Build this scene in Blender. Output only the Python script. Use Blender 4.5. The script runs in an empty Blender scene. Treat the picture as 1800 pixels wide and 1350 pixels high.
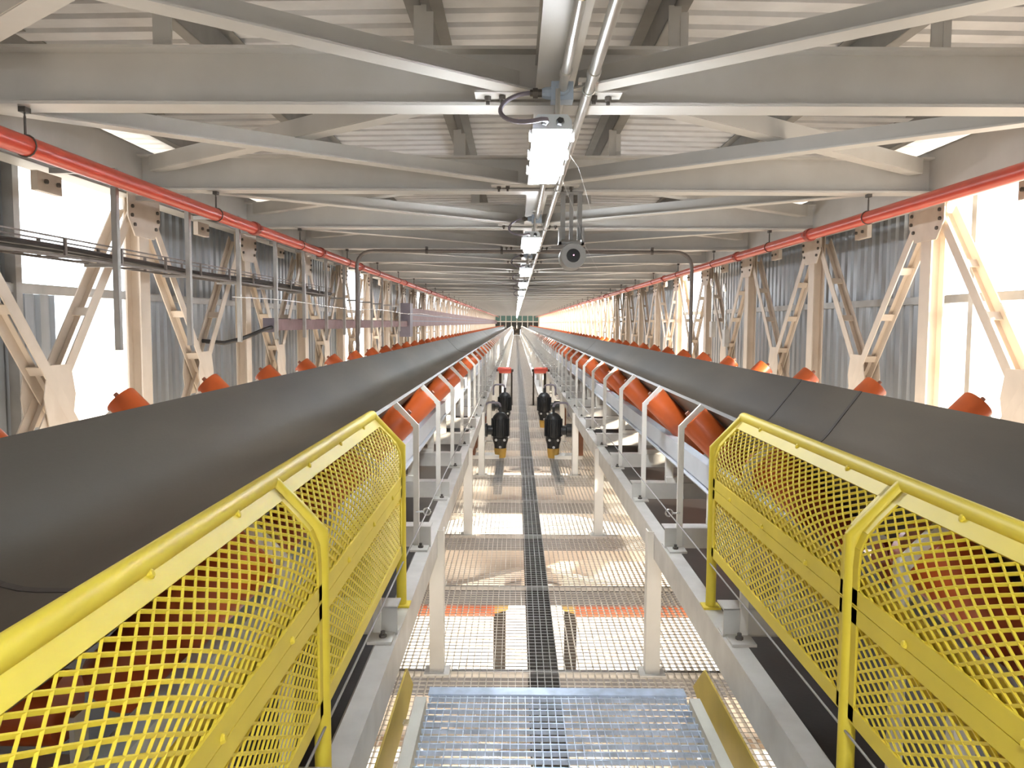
import bpy, math, random
from mathutils import Vector, Matrix, Euler

random.seed(11)
R = math.radians
S = bpy.context.scene
COL = S.collection

# ----------------------------------------------------------------------------
# camera, sky, sun, exposure
# ----------------------------------------------------------------------------
EYE = Vector((-0.17, 0.0, 1.95))
cam_data = bpy.data.cameras.new('camera')
cam_data.sensor_width = 36.0
cam_data.lens = 1450.0 / 1800.0 * 36.0
cam_data.clip_start = 0.05
cam_data.clip_end = 600
cam = bpy.data.objects.new('camera', cam_data)
COL.objects.link(cam)
mrot = Matrix.Rotation(R(0.24), 4, 'Z') @ Matrix.Rotation(R(90 - 4.22), 4, 'X') @ Matrix.Rotation(R(0.28), 4, 'Z')
cam.matrix_world = Matrix.Translation(EYE) @ mrot
S.camera = cam

S.view_settings.view_transform = 'Standard'
S.view_settings.look = 'None'
S.view_settings.gamma = 1.0
S.view_settings.use_curve_mapping = False
S.view_settings.exposure = 0.4

W = bpy.data.worlds.new('sky')
S.world = W
W.use_nodes = True
bg = W.node_tree.nodes['Background']
bg.inputs['Color'].default_value = (0.86, 0.93, 1.0, 1)
bg.inputs['Strength'].default_value = 3.2

sun_d = bpy.data.lights.new('sun', 'SUN')
sun_d.energy = 20.0
sun_d.angle = R(1.2)
sun_d.color = (1.0, 0.86, 0.68)
sun = bpy.data.objects.new('sun', sun_d)
COL.objects.link(sun)
# sunlight travels from the right and slightly from behind the viewer
sun.rotation_euler = Vector((-0.84, 0.50, -0.33)).to_track_quat('-Z', 'Y').to_euler()

S.cycles.max_bounces = 10
S.cycles.diffuse_bounces = 8
S.cycles.glossy_bounces = 3
S.cycles.transmission_bounces = 2
S.cycles.sample_clamp_indirect = 12.0

# ----------------------------------------------------------------------------
# materials
# ----------------------------------------------------------------------------
def mat(name, col, rough=0.5, metal=0.0, var=0.08, nscale=6.0, bump=0.0, bscale=40.0,
        stain=None, stain_amt=0.0, stain_scale=2.0, emit=None, estr=0.0, spec=None, stretch=None):
    m = bpy.data.materials.new(name)
    m.use_nodes = True
    nt = m.node_tree
    b = nt.nodes['Principled BSDF']
    b.inputs['Roughness'].default_value = rough
    b.inputs['Metallic'].default_value = metal
    if spec is not None:
        b.inputs['Specular IOR Level'].default_value = spec
    tc = nt.nodes.new('ShaderNodeTexCoord')
    mp = nt.nodes.new('ShaderNodeMapping')
    nt.links.new(tc.outputs['Object'], mp.inputs['Vector'])
    if stretch:
        mp.inputs['Scale'].default_value = stretch
    n1 = nt.nodes.new('ShaderNodeTexNoise')
    n1.inputs['Scale'].default_value = nscale
    n1.inputs['Detail'].default_value = 4
    nt.links.new(mp.outputs['Vector'], n1.inputs['Vector'])
    r1 = nt.nodes.new('ShaderNodeValToRGB')
    lo = [max(0, c * (1 - var)) for c in col]
    hi = [min(1, c * (1 + var)) for c in col]
    r1.color_ramp.elements[0].color = (*lo, 1)
    r1.color_ramp.elements[1].color = (*hi, 1)
    r1.color_ramp.elements[0].position = 0.3
    r1.color_ramp.elements[1].position = 0.7
    nt.links.new(n1.outputs['Fac'], r1.inputs['Fac'])
    out = r1.outputs['Color']
    if stain is not None:
        n2 = nt.nodes.new('ShaderNodeTexNoise')
        n2.inputs['Scale'].default_value = stain_scale
        n2.inputs['Detail'].default_value = 6
        nt.links.new(mp.outputs['Vector'], n2.inputs['Vector'])
        r2 = nt.nodes.new('ShaderNodeValToRGB')
        r2.color_ramp.elements[0].position = 0.52
        r2.color_ramp.elements[1].position = 0.75
        r2.color_ramp.elements[0].color = (0, 0, 0, 1)
        r2.color_ramp.elements[1].color = (stain_amt, stain_amt, stain_amt, 1)
        nt.links.new(n2.outputs['Fac'], r2.inputs['Fac'])
        mx = nt.nodes.new('ShaderNodeMix')
        mx.data_type = 'RGBA'
        nt.links.new(r2.outputs['Color'], mx.inputs[0])
        nt.links.new(out, mx.inputs[6])
        mx.inputs[7].default_value = (*stain, 1)
        out = mx.outputs[2]
    nt.links.new(out, b.inputs['Base Color'])
    if bump:
        n3 = nt.nodes.new('ShaderNodeTexNoise')
        n3.inputs['Scale'].default_value = bscale
        nt.links.new(mp.outputs['Vector'], n3.inputs['Vector'])
        bp = nt.nodes.new('ShaderNodeBump')
        bp.inputs['Strength'].default_value = bump
        bp.inputs['Distance'].default_value = 0.004
        nt.links.new(n3.outputs['Fac'], bp.inputs['Height'])
        nt.links.new(bp.outputs['Normal'], b.inputs['Normal'])
    if emit:
        b.inputs['Emission Color'].default_value = (*emit, 1)
        b.inputs['Emission Strength'].default_value = estr
    return m

M = {}
M['beam'] = mat('grey beam paint', (0.515, 0.505, 0.48), 0.42, 0.0, 0.05, 3, 0.05, 60, stain=(0.36, 0.33, 0.29), stain_amt=0.35, stain_scale=1.6)
M['cream'] = mat('cream truss paint', (0.63, 0.55, 0.465), 0.5, 0.0, 0.07, 3, 0.05, 60, stain=(0.42, 0.30, 0.20), stain_amt=0.4)
M['roof'] = mat('galvanised roof sheet', (0.64, 0.64, 0.64), 0.5, 0.0, 0.08, 5, 0.05, 30, stain=(0.44, 0.41, 0.38), stain_amt=0.35)
M['clad'] = mat('galvanised wall sheet', (0.36, 0.39, 0.42), 0.34, 0.5, 0.18, 1.6, 0.08, 20, stain=(0.30, 0.29, 0.28), stain_amt=0.45, stain_scale=1.2, stretch=(1, 3, 0.4))
M['purlin'] = mat('dull zinc purlin', (0.26, 0.25, 0.23), 0.6, 0.2, 0.08)
M['galv'] = mat('galvanised stringer', (0.56, 0.55, 0.52), 0.42, 0.35, 0.10, 7, 0.08, 45, stain=(0.38, 0.35, 0.31), stain_amt=0.45, stain_scale=3)
M['white'] = mat('white steel paint', (0.68, 0.66, 0.61), 0.4, 0.0, 0.05, 5, 0.04, 50, stain=(0.45, 0.40, 0.33), stain_amt=0.3)
M['bluegrey'] = mat('blue grey frame paint', (0.50, 0.53, 0.57), 0.4, 0.1, 0.06, 5, 0.04, 50)
M['conduit'] = mat('zinc conduit', (0.50, 0.50, 0.48), 0.32, 0.7, 0.08, 8)
M['red'] = mat('red fire pipe paint', (0.52, 0.060, 0.030), 0.33, 0.0, 0.10, 5, 0.04, 40)
M['redclamp'] = mat('dark red coupling', (0.28, 0.05, 0.035), 0.45, 0.1, 0.10)
M['orange'] = mat('orange roller paint', (0.50, 0.095, 0.020), 0.36, 0.0, 0.14, 5, 0.05, 40, stain=(0.22, 0.05, 0.02), stain_amt=0.6, stain_scale=4)
M['rollercap'] = mat('dusty roller end cap', (0.26, 0.10, 0.06), 0.6, 0.0, 0.15)
M['belt'] = mat('black belt rubber', (0.056, 0.045, 0.031), 0.48, 0.0, 0.25, 2.2, 0.10, 90, stain=(0.10, 0.084, 0.063), stain_amt=0.7, stain_scale=1.1, spec=0.6, stretch=(1, 0.25, 1))
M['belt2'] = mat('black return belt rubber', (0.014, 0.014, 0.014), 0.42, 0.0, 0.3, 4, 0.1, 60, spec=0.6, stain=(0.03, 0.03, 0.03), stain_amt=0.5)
M['splice'] = mat('belt splice rubber', (0.036, 0.032, 0.028), 0.5, 0.0, 0.2)
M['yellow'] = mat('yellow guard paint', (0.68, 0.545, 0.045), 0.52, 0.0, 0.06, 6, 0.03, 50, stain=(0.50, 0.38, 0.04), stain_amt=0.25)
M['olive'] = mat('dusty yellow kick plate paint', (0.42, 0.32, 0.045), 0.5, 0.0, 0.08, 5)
M['grate'] = mat('galvanised floor grating', (0.42, 0.40, 0.37), 0.45, 0.35, 0.12, 9)
M['bluegrate'] = mat('zinc step grating', (0.42, 0.52, 0.68), 0.34, 0.35, 0.20, 16, 0.06, 60)  # blue of reflected cool light put into the base colour
M['platedge'] = mat('grey step edge paint', (0.50, 0.51, 0.47), 0.5, 0.1, 0.08)
M['joist'] = mat('dark joist paint', (0.13, 0.13, 0.14), 0.6, 0.1, 0.2, 5, stain=(0.25, 0.22, 0.18), stain_amt=0.4)
M['bearer'] = mat('dark brown bearer', (0.045, 0.038, 0.032), 0.9, 0.0, 0.2, 5, spec=0.15, stain=(0.14, 0.12, 0.10), stain_amt=0.4)
M['black'] = mat('black motor casting', (0.018, 0.019, 0.020), 0.42, 0.1, 0.2)
M['brown'] = mat('rusty gearbox plate', (0.20, 0.085, 0.045), 0.6, 0.1, 0.25, 6)
M['amber'] = mat('amber motor foot', (0.50, 0.30, 0.06), 0.45, 0.0, 0.1)
M['steel'] = mat('bright zinc bolt', (0.65, 0.65, 0.63), 0.25, 0.85, 0.05)
M['darkbolt'] = mat('dark bolt steel', (0.10, 0.09, 0.08), 0.5, 0.5, 0.1)
M['lamp_body'] = mat('pale grey lamp housing', (0.60, 0.66, 0.70), 0.45, 0.0, 0.04)
M['lamp_glow'] = mat('lit lamp diffuser', (0.9, 0.95, 1.0), 0.4, 0.0, 0.0, emit=(0.90, 0.95, 1.0), estr=75.0)
M['jbox'] = mat('blue grey junction box', (0.40, 0.48, 0.58), 0.4, 0.1, 0.06)
M['cable'] = mat('grey violet cable sheath', (0.20, 0.18, 0.22), 0.5, 0.0, 0.08)
M['blackcable'] = mat('black cable sheath', (0.030, 0.027, 0.025), 0.45, 0.0, 0.2)
M['camgrey'] = mat('grey camera housing', (0.25, 0.25, 0.245), 0.5, 0.1, 0.05)
M['lens'] = mat('black lens glass', (0.008, 0.008, 0.010), 0.12, 0.0, 0.0)
M['led'] = mat('pink camera light', (0.9, 0.3, 0.5), 0.4, 0.0, 0.0, emit=(1.0, 0.35, 0.6), estr=3.0)  # glowing pink for a reflection in the lens, not a lamp
M['tray'] = mat('brown cable tray zinc', (0.20, 0.175, 0.16), 0.5, 0.3, 0.15)
M['trunk'] = mat('dusty purple brown cable cover', (0.25, 0.145, 0.15), 0.6, 0.0, 0.18, 6, stain=(0.34, 0.24, 0.23), stain_amt=0.5)
M['hanger'] = mat('zinc tray hanger', (0.40, 0.39, 0.37), 0.4, 0.5, 0.1)
M['sand'] = mat('pale dusty ground', (0.70, 0.62, 0.52), 0.9, 0.0, 0.12, 0.25, 0, 1, stain=(0.48, 0.42, 0.38), stain_amt=0.6, stain_scale=0.4)
M['teal'] = mat('teal end panel', (0.10, 0.20, 0.18), 0.4, 0.0, 0.15)
M['dark'] = mat('dark opening board', (0.030, 0.030, 0.028), 0.6, 0.0, 0.1)
M['wire'] = mat('dull steel wire rope', (0.30, 0.29, 0.28), 0.7, 0.1, 0.1)
M['web'] = mat('cobweb silk', (0.85, 0.85, 0.85), 0.5, 0.0, 0.0)

# ----------------------------------------------------------------------------
# mesh helpers
# ----------------------------------------------------------------------------
class MB:
    def __init__(s):
        s.v = []
        s.f = []
    def add(s, vs, fs):
        n = len(s.v)
        s.v += [tuple(p) for p in vs]
        s.f += [tuple(i + n for i in f) for f in fs]
        return s
    def box(s, x0, x1, y0, y1, z0, z1):
        if x0 > x1: x0, x1 = x1, x0
        if y0 > y1: y0, y1 = y1, y0
        if z0 > z1: z0, z1 = z1, z0
        return s.add([(x0, y0, z0), (x1, y0, z0), (x1, y1, z0), (x0, y1, z0), (x0, y0, z1), (x1, y0, z1), (x1, y1, z1), (x0, y1, z1)],
                     [(0, 3, 2, 1), (4, 5, 6, 7), (0, 1, 5, 4), (1, 2, 6, 5), (2, 3, 7, 6), (3, 0, 4, 7)])
    def bar(s, p, q, w, h, up=(0, 0, 1), caps=True):
        p = Vector(p); q = Vector(q)
        d = (q - p).normalized()
        u = Vector(up)
        a = d.cross(u)
        if a.length < 1e-5:
            a = d.cross(Vector((1, 0, 0)))
        a.normalize()
        b = a.cross(d).normalized()
        a = a * w / 2; b = b * h / 2
        vs = [p - a - b, p + a - b, p + a + b, p - a + b, q - a - b, q + a - b, q + a + b, q - a + b]
        fs = [(0, 1, 5, 4), (1, 2, 6, 5), (2, 3, 7, 6), (3, 0, 4, 7)]
        if caps:
            fs += [(3, 2, 1, 0), (4, 5, 6, 7)]
        return s.add(vs, fs)
    def prism(s, prof, y0, y1, axis='Y'):
        n = len(prof)
        area = sum(prof[i][0] * prof[(i + 1) % n][1] - prof[(i + 1) % n][0] * prof[i][1] for i in range(n))
        if area < 0:
            prof = prof[::-1]
        if axis == 'Y':
            vs = [(a, y0, b) for a, b in prof] + [(a, y1, b) for a, b in prof]
        elif axis == 'X':
            vs = [(y0, a, b) for a, b in prof] + [(y1, a, b) for a, b in prof]
        else:
            vs = [(a, b, y0) for a, b in prof] + [(a, b, y1) for a, b in prof]
        fs = [(i, (i + 1) % n, (i + 1) % n + n, i + n) for i in range(n)]
        fs += [tuple(range(n))[::-1], tuple(range(n, 2 * n))]
        return s.add(vs, fs)
    def tube(s, pts, r, n=10, caps=True):
        pts = [Vector(p) for p in pts]
        rings = []
        ref = None
        for i, p in enumerate(pts):
            if i == 0: d = pts[1] - p
            elif i == len(pts) - 1: d = p - pts[i - 1]
            else: d = (pts[i + 1] - p).normalized() + (p - pts[i - 1]).normalized()
            d.normalize()
            if ref is None:
                ref = Vector((0, 0, 1)) if abs(d.z) < 0.9 else Vector((1, 0, 0))
            a = ref - d * ref.dot(d)
            if a.length < 1e-6:
                a = d.orthogonal()
            a.normalize()
            b = d.cross(a)
            ref = a
            rings.append([p + a * (r * math.cos(2 * math.pi * k / n)) + b * (r * math.sin(2 * math.pi * k / n)) for k in range(n)])
        vs = [v for ring in rings for v in ring]
        fs = []
        for i in range(len(pts) - 1):
            for k in range(n):
                k2 = (k + 1) % n
                fs.append((i * n + k, i * n + k2, (i + 1) * n + k2, (i + 1) * n + k))
        if caps:
            fs.append(tuple(range(n))[::-1])
            m = (len(pts) - 1) * n
            fs.append(tuple(range(m, m + n)))
        return s.add(vs, fs)
    def lathe(s, p, q, prof, n=20):
        """prof: (distance along p->q, radius)"""
        p = Vector(p); q = Vector(q)
        d = (q - p).normalized()
        a = d.orthogonal().normalized()
        b = d.cross(a)
        vs = []
        for t, r in prof:
            for k in range(n):
                an = 2 * math.pi * k / n
                vs.append(p + d * t + a * (r * math.cos(an)) + b * (r * math.sin(an)))
        fs = []
        for i in range(len(prof) - 1):
            for k in range(n):
                k2 = (k + 1) % n
                fs.append((i * n + k, i * n + k2, (i + 1) * n + k2, (i + 1) * n + k))
        fs.append(tuple(range(n))[::-1])
        m = (len(prof) - 1) * n
        fs.append(tuple(range(m, m + n)))
        return s.add(vs, fs)
    def mirx(s):
        r = MB()
        r.v = [(-x, y, z) for x, y, z in s.v]
        r.f = [f[::-1] for f in s.f]
        return r
    def mesh(s, name, m, smooth=False):
        me = bpy.data.meshes.new(name)
        me.from_pydata(s.v, [], s.f)
        if m is not None:
            me.materials.append(m)
        if smooth:
            me.polygons.foreach_set('use_smooth', [True] * len(me.polygons))
            me.set_sharp_from_angle(angle=R(38))
        me.update()
        return me

def put(name, me, parent=None, loc=(0, 0, 0), rz=0.0):
    o = bpy.data.objects.new(name, me)
    COL.objects.link(o)
    o.location = loc
    if rz:
        o.rotation_euler = (0, 0, rz)
    if parent is not None:
        o.parent = parent
    return o

def obj(name, mb, m, parent=None, smooth=False, loc=(0, 0, 0)):
    return put(name, mb.mesh(name, m, smooth), parent, loc)

def tag(o, label, cat, group=None, kind=None):
    o['label'] = label
    o['category'] = cat
    if group: o['group'] = group
    if kind: o['kind'] = kind
    return o

def thing(name, label, cat, loc=(0, 0, 0), group=None):
    return tag(put(name, None, None, loc), label, cat, group)

def struct(name, label, cat='building part', loc=(0, 0, 0)):
    return tag(put(name, None, None, loc), label, cat, None, 'structure')

def cset(o, label=None, kind=None):
    if label: o['label'] = label
    if kind: o['kind'] = kind
    return o

def ibeam_x(mb, x0, x1, y, z0, z1, w=0.2, tf=0.016, tw=0.010):
    mb.box(x0, x1, y - w / 2, y + w / 2, z0, z0 + tf)
    mb.box(x0, x1, y - w / 2, y + w / 2, z1 - tf, z1)
    mb.box(x0, x1, y - tw / 2, y + tw / 2, z0 + tf, z1 - tf)
    return mb
def ibeam_y(mb, x, y0, y1, z0, z1, w=0.2, tf=0.014, tw=0.010):
    mb.box(x - w / 2, x + w / 2, y0, y1, z0, z0 + tf)
    mb.box(x - w / 2, x + w / 2, y0, y1, z1 - tf, z1)
    mb.box(x - tw / 2, x + tw / 2, y0, y1, z0 + tf, z1 - tf)
    return mb

BAY = 3.0
FIRST = 4.8
YS = [FIRST + BAY * k for k in range(-6, 45)]       # crossbeam stations, -13.2 .. 136.8
END_Y = YS[-1]
HW = 3.66                                           # inside face of the trusses
ZB0, ZB1 = 3.16, 3.485                               # roof crossbeam

# ----------------------------------------------------------------------------
# ground and floor
# ----------------------------------------------------------------------------
g = MB(); g.box(-160, 160, -60, 320, -7.4, -7.0)
o = obj('ground', g, M['sand'])
tag(o, 'pale sunlit ground far below the open grating floor', 'ground', None, 'structure')

floor = struct('floor', 'open steel grating walkway with dark joists between the two conveyors', 'floor')

def grating_mesh(hw, L, px=0.04, py=0.05):
    mb = MB()
    n = int(round(2 * hw / px))
    for i in range(n + 1):
        x = -hw + 2 * hw * i / n
        mb.box(x - 0.0015, x + 0.0015, 0.004, L - 0.004, -0.03, 0.0)
    m = int(round(L / py))
    for j in range(m):
        y = (j + 0.5) * L / m
        mb.box(-hw, hw, y - 0.002, y + 0.002, -0.005, -0.001)
    mb.box(-hw, hw, 0.002, 0.007, -0.03, 0.0)
    mb.box(-hw, hw, L - 0.007, L - 0.002, -0.03, 0.0)
    return mb.mesh('grating_panel', M['grate'])
gm_wide = grating_mesh(1.05, 1.5)
gm_thin = grating_mesh(0.44, 1.5)
gm_far = grating_mesh(0.44, 3.0, 0.055, 0.1)
y = -12.0
while y < 135:
    if y < 21: put('grating_panel', gm_wide, floor, (0, y, 0)); y += 1.5
    elif y < 48: put('grating_panel', gm_thin, floor, (0, y, 0)); y += 1.5
    else: put('grating_panel', gm_far, floor, (0, y, 0)); y += 3.0
M['pale'] = mat('white dusted edge plate', (0.86, 0.84, 0.80), 0.5, 0.0, 0.04)  # added white plates standing in for the bright light strips beside the walkway
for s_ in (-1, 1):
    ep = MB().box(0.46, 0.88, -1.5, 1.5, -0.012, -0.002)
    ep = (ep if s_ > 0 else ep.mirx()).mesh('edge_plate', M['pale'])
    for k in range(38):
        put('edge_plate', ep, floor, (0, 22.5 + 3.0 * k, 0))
jm = MB(); jm.box(-3.6, 3.6, -0.035, 0.035, -0.15, -0.034); jm.box(-3.6, 3.6, -0.06, 0.06, -0.044, -0.034)
jm = jm.mesh('floor_joist', M['joist'])
y = 1.55
while y < 136:
    put('floor_joist', jm, floor, (0, y, 0)); y += 1.5
cb = MB(); cb.box(-0.092, 0.086, -1.5, 136, -0.033, -0.0305)
obj('centre_bearer', cb, M['bearer'], floor)
fb = ibeam_x(MB(), -HW, HW, 0, -0.56, -0.17, 0.22).mesh('floor_beam', M['cream'])
for yy in YS:
    put('floor_beam', fb, floor, (0, yy, 0))
lb1 = MB(); lb1.bar((-HW, 0.1, -0.42), (-0.1, BAY - 0.1, -0.42), 0.11, 0.09); lb1 = lb1.mesh('floor_brace', M['cream'])
lb2 = MB(); lb2.bar((HW, 0.1, -0.42), (0.1, BAY - 0.1, -0.42), 0.11, 0.09); lb2 = lb2.mesh('floor_brace', M['cream'])
gp = MB(); gp.prism([(-0.55, 0.0), (0.55, 0.0), (0.22, -0.34), (-0.22, -0.34)], -0.49, -0.475, 'Z'); gp = gp.mesh('gusset_plate', M['cream'])
for yy in YS[5:28]:
    put('floor_brace', lb1, floor, (0, yy - BAY, 0)); put('floor_brace', lb2, floor, (0, yy - BAY, 0))
    put('gusset_plate', gp, floor, (0, yy, 0))

# ----------------------------------------------------------------------------
# ceiling
# ----------------------------------------------------------------------------
ceiling = struct('ceiling', 'steel framed roof with grey crossbeams and corrugated sheets', 'ceiling')
bm = ibeam_x(MB(), -HW, HW, 0, ZB0, ZB1, 0.2, 0.018, 0.011).mesh('crossbeam', M['beam'])
for yy in YS:
    put('crossbeam', bm, ceiling, (0, yy, 0))
# spine strut between the beams
sp = ibeam_y(MB(), 0.03, 0.11, BAY - 0.11, 3.195, 3.39, 0.2).mesh('spine_strut', M['beam'])
for yy in YS[:-1]:
    put('spine_strut', sp, ceiling, (0, yy, 0))
# plan bracing: angles, leg down
def angle_mesh(p, q, leg=0.13, t=0.011, flip=1):
    mb = MB()
    p = Vector(p); q = Vector(q)
    d = (q - p).normalized()
    side = Vector((0, 0, 1)).cross(d).normalized() * flip
    mb.bar(p + Vector((0, 0, leg / 2)), q + Vector((0, 0, leg / 2)), t, leg)
    mb.bar(p + side * (leg / 2), q + side * (leg / 2), leg, t)
    return mb
bA, bB = 3.205, 3.335
br = {}
for s in (-1, 1):
    br[('A', s)] = angle_mesh((s * (HW - 0.12), 0.12, bA), (s * 0.16, BAY - 0.14, bA), flip=s).mesh('roof_brace', M['beam'])
    br[('B', s)] = angle_mesh((s * (HW - 0.12), BAY - 0.12, bB), (s * 0.16, 0.14, bB), flip=-s).mesh('roof_brace', M['beam'])
pl = MB(); pl.box(-0.40, 0.40, -0.24, -0.10, bA - 0.012, bA); pl = pl.mesh('gusset_plate', M['beam'])
bo = MB(); bo.lathe((0, 0, -0.05), (0, 0, 0.02), [(0, 0.011), (0.02, 0.011), (0.021, 0.019), (0.045, 0.019)], 6)
bo = bo.mesh('bolt', M['darkbolt'])
for i, yy in enumerate(YS[:-1]):
    if i < 4: continue
    if i > 30: break
    for k in br.values():
        put('roof_brace', k, ceiling, (0, yy, 0))
    if i < 13:
        p_ = put('gusset_plate', pl, ceiling, (0, yy, 0))
        for bx in (-0.33, -0.25, 0.25, 0.33):
            put('bolt', bo, p_, (bx, -0.17 - 0.02 * (abs(bx) < 0.3), bA - 0.01))
# posts carrying the purlins
po = MB()
po.box(-0.035, 0.035, -0.006, 0.006, ZB1, 3.74); po.box(0.03, 0.075, -0.012, 0.0, ZB1, 3.70)
po = po.mesh('purlin_post', M['beam'])
pu = MB()
pu.box(-0.005, 0.005, 0, BAY, 3.735, 3.93); pu.box(-0.005, 0.085, 0, BAY, 3.735, 3.742); pu.box(-0.085, 0.005, 0, BAY, 3.923, 3.93); pu.box(0.079, 0.085, 0, BAY, 3.742, 3.765)
pu_m = pu.mirx().mesh('purlin', M['purlin'])
pu = pu.mesh('purlin', M['purlin'])
for yy in YS:
    for px in (-2.2, -0.72, 0.72, 2.2):
        put('purlin_post', po, ceiling, (px, yy, 0))
        if yy < END_Y - 1: put('purlin', pu if px > 0 else pu_m, ceiling, (px, yy, 0))
    for px in (-3.62, 3.62):
        if yy < END_Y - 1: put('purlin', pu if px > 0 else pu_m, ceiling, (px, yy, 0))
# corrugated roof sheets, ribs run across the gallery
def corr(L, pitch, depth, f_flat=0.62):
    pts = []
    n = int(round(L / pitch)); p = L / n
    for i in range(n):
        a = i * p
        pts += [(a, 0), (a + p * f_flat, 0), (a + p * (f_flat + 0.08), depth), (a + p * 0.92, depth)]
    pts.append((L, 0))
    return pts
def roof_mesh(s):
    prof = corr(BAY, 0.25, 0.055)
    mb = MB(); vs = []
    n = len(prof)
    for x, dz in ((0.0, 0.04), (s * 5.3, -0.05)):  # eaves widened beyond the cladding to keep direct sun off the beam ends
        for t in (0, 0.003):
            for a, b in prof:
                vs.append((x, a, 3.935 + dz + b + t))
    fs = []
    for i in range(n - 1):
        fs.append((i, i + 1, 2 * n + i + 1, 2 * n + i))
        fs.append((n + i, 3 * n + i, 3 * n + i + 1, n + i + 1))
    mb.add(vs, fs)
    return mb.mesh('roof_sheet', M['roof'])
rl, rr = roof_mesh(-1), roof_mesh(1)
for yy in YS[:-1]:
    put('roof_sheet', rl, ceiling, (0, yy, 0)); put('roof_sheet', rr, ceiling, (0, yy, 0))

# ----------------------------------------------------------------------------
# side walls: truss + cladding
# ----------------------------------------------------------------------------
def closed_ranges(opens, y0=-13.2, y1=END_Y):
    r = []; y = y0
    for a, b in opens:
        if a > y: r.append((y, a))
        y = b
    if y < y1: r.append((y, y1))
    return r
far_open = []
yy = 36.0
while yy < 134:
    far_open.append((yy, yy + 2.75)); yy += 3.0
opens = {-1: [(6.5, 8.45), (18.4, 21.9), (32.0, 34.6)] + far_open,
         1: [(4.6, 8.3), (18.6, 21.8), (33.0, 35.2)] + far_open}

TZ0, TZ1 = -0.34, 3.09
colm = MB()
for x in (HW + 0.007, HW + 0.133):
    colm.box(x - 0.007, x + 0.007, -0.10, 0.10, TZ0, TZ1)
colm.box(HW + 0.014, HW + 0.126, -0.006, 0.006, TZ0, TZ1)
def diag_meshes(flip):
    """one built-up diagonal: two angle legs; battens are sub-parts"""
    legs = MB(); bats = []
    a = Vector((0, 0.13, TZ1 - 0.08)); b = Vector((0, BAY - 0.13, TZ0 + 0.08))
    if flip: a, b = Vector((0, BAY - 0.13, TZ1 - 0.08)), Vector((0, 0.13, TZ0 + 0.08))
    off = 0.012 if flip else -0.012
    for x in (HW + 0.02, HW + 0.17):
        A = a + Vector((x + off, 0, 0)); B = b + Vector((x + off, 0, 0))
        legs.bar(A, B, 0.010, 0.105, up=(0, 0, 1))
        d = (B - A).normalized()
        nrm = Vector((1, 0, 0)).cross(d).normalized()
        sgn = 1 if x < HW + 0.1 else -1
        legs.bar(A + nrm * 0.05 + Vector((sgn * 0.022, 0, 0)), B + nrm * 0.05 + Vector((sgn * 0.022, 0, 0)), 0.045, 0.009, up=tuple(nrm))
    for t in (0.16, 0.30, 0.44, 0.62, 0.78):
        c = a.lerp(b, t)
        m_ = MB(); d = (b - a).normalized()
        m_.bar(c + Vector((HW + 0.02 + off, 0, 0)), c + Vector((HW + 0.17 + off, 0, 0)), 0.085, 0.010, up=tuple(Vector((1, 0, 0)).cross(d)))
        bats.append(m_)
    return legs, bats
D = {0: diag_meshes(0), 1: diag_meshes(1)}
gust = MB()
gust.prism([(-0.33, TZ1 + 0.02), (0.33, TZ1 + 0.02), (0.33, TZ1 - 0.20), (0.20, TZ1 - 0.36), (-0.20, TZ1 - 0.36), (-0.33, TZ1 - 0.20)], HW - 0.012, HW - 0.001, 'X')
nodeg = MB()
zc = (TZ0 + TZ1) / 2
nodeg.prism([(-0.16, zc + 0.24), (0.16, zc + 0.24), (0.22, zc), (0.16, zc - 0.24), (-0.16, zc - 0.24), (-0.22, zc)], HW + 0.004, HW + 0.012, 'X')
nodeg.prism([(-0.16, zc + 0.24), (0.16, zc + 0.24), (0.22, zc), (0.16, zc - 0.24), (-0.16, zc - 0.24), (-0.22, zc)], HW + 0.178, HW + 0.186, 'X')
tb = MB(); tb.lathe((HW - 0.03, 0, 0), (HW, 0, 0), [(0, 0.017), (0.02, 0.017)], 6)
chord = MB()
chord.box(HW, HW + 0.012, 0, BAY, TZ1 + 0.0, 3.56); chord.box(HW, HW + 0.20, 0, BAY, TZ1, TZ1 + 0.016); chord.box(HW, HW + 0.20, 0, BAY, 3.544, 3.56)
botch = MB()
botch.box(HW, HW + 0.20, 0, BAY, TZ0 - 0.25, TZ0)
lug = MB()
lug.box(HW - 0.05, HW, 1.20, 1.52, TZ1 - 0.20, TZ1 - 0.06)
hook = MB(); hook.box(HW - 0.1, HW, 0.34, 1.05, TZ1 - 0.04, TZ1)
CX = HW + 0.50     # cladding line
def clad_mesh(w, z0, z1):
    prof = corr(w, 0.2, 0.035, 0.55)
    mb = MB(); n = len(prof); vs = []
    for t in (0, 0.003):
        for z in (z0, z1):
            for a, b in prof:
                vs.append((CX + b + t, a, z))
    fs = []
    for i in range(n - 1):
        fs.append((i, n + i, n + i + 1, i + 1)); fs.append((2 * n + i, 2 * n + i + 1, 3 * n + i + 1, 3 * n + i))
    fs.append((0, 2 * n, 3 * n, n)); fs.append((n - 1, 2 * n - 1, 4 * n - 1, 3 * n - 1))
    mb.add(vs, fs)
    return mb
clad_cache = {}
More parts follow.
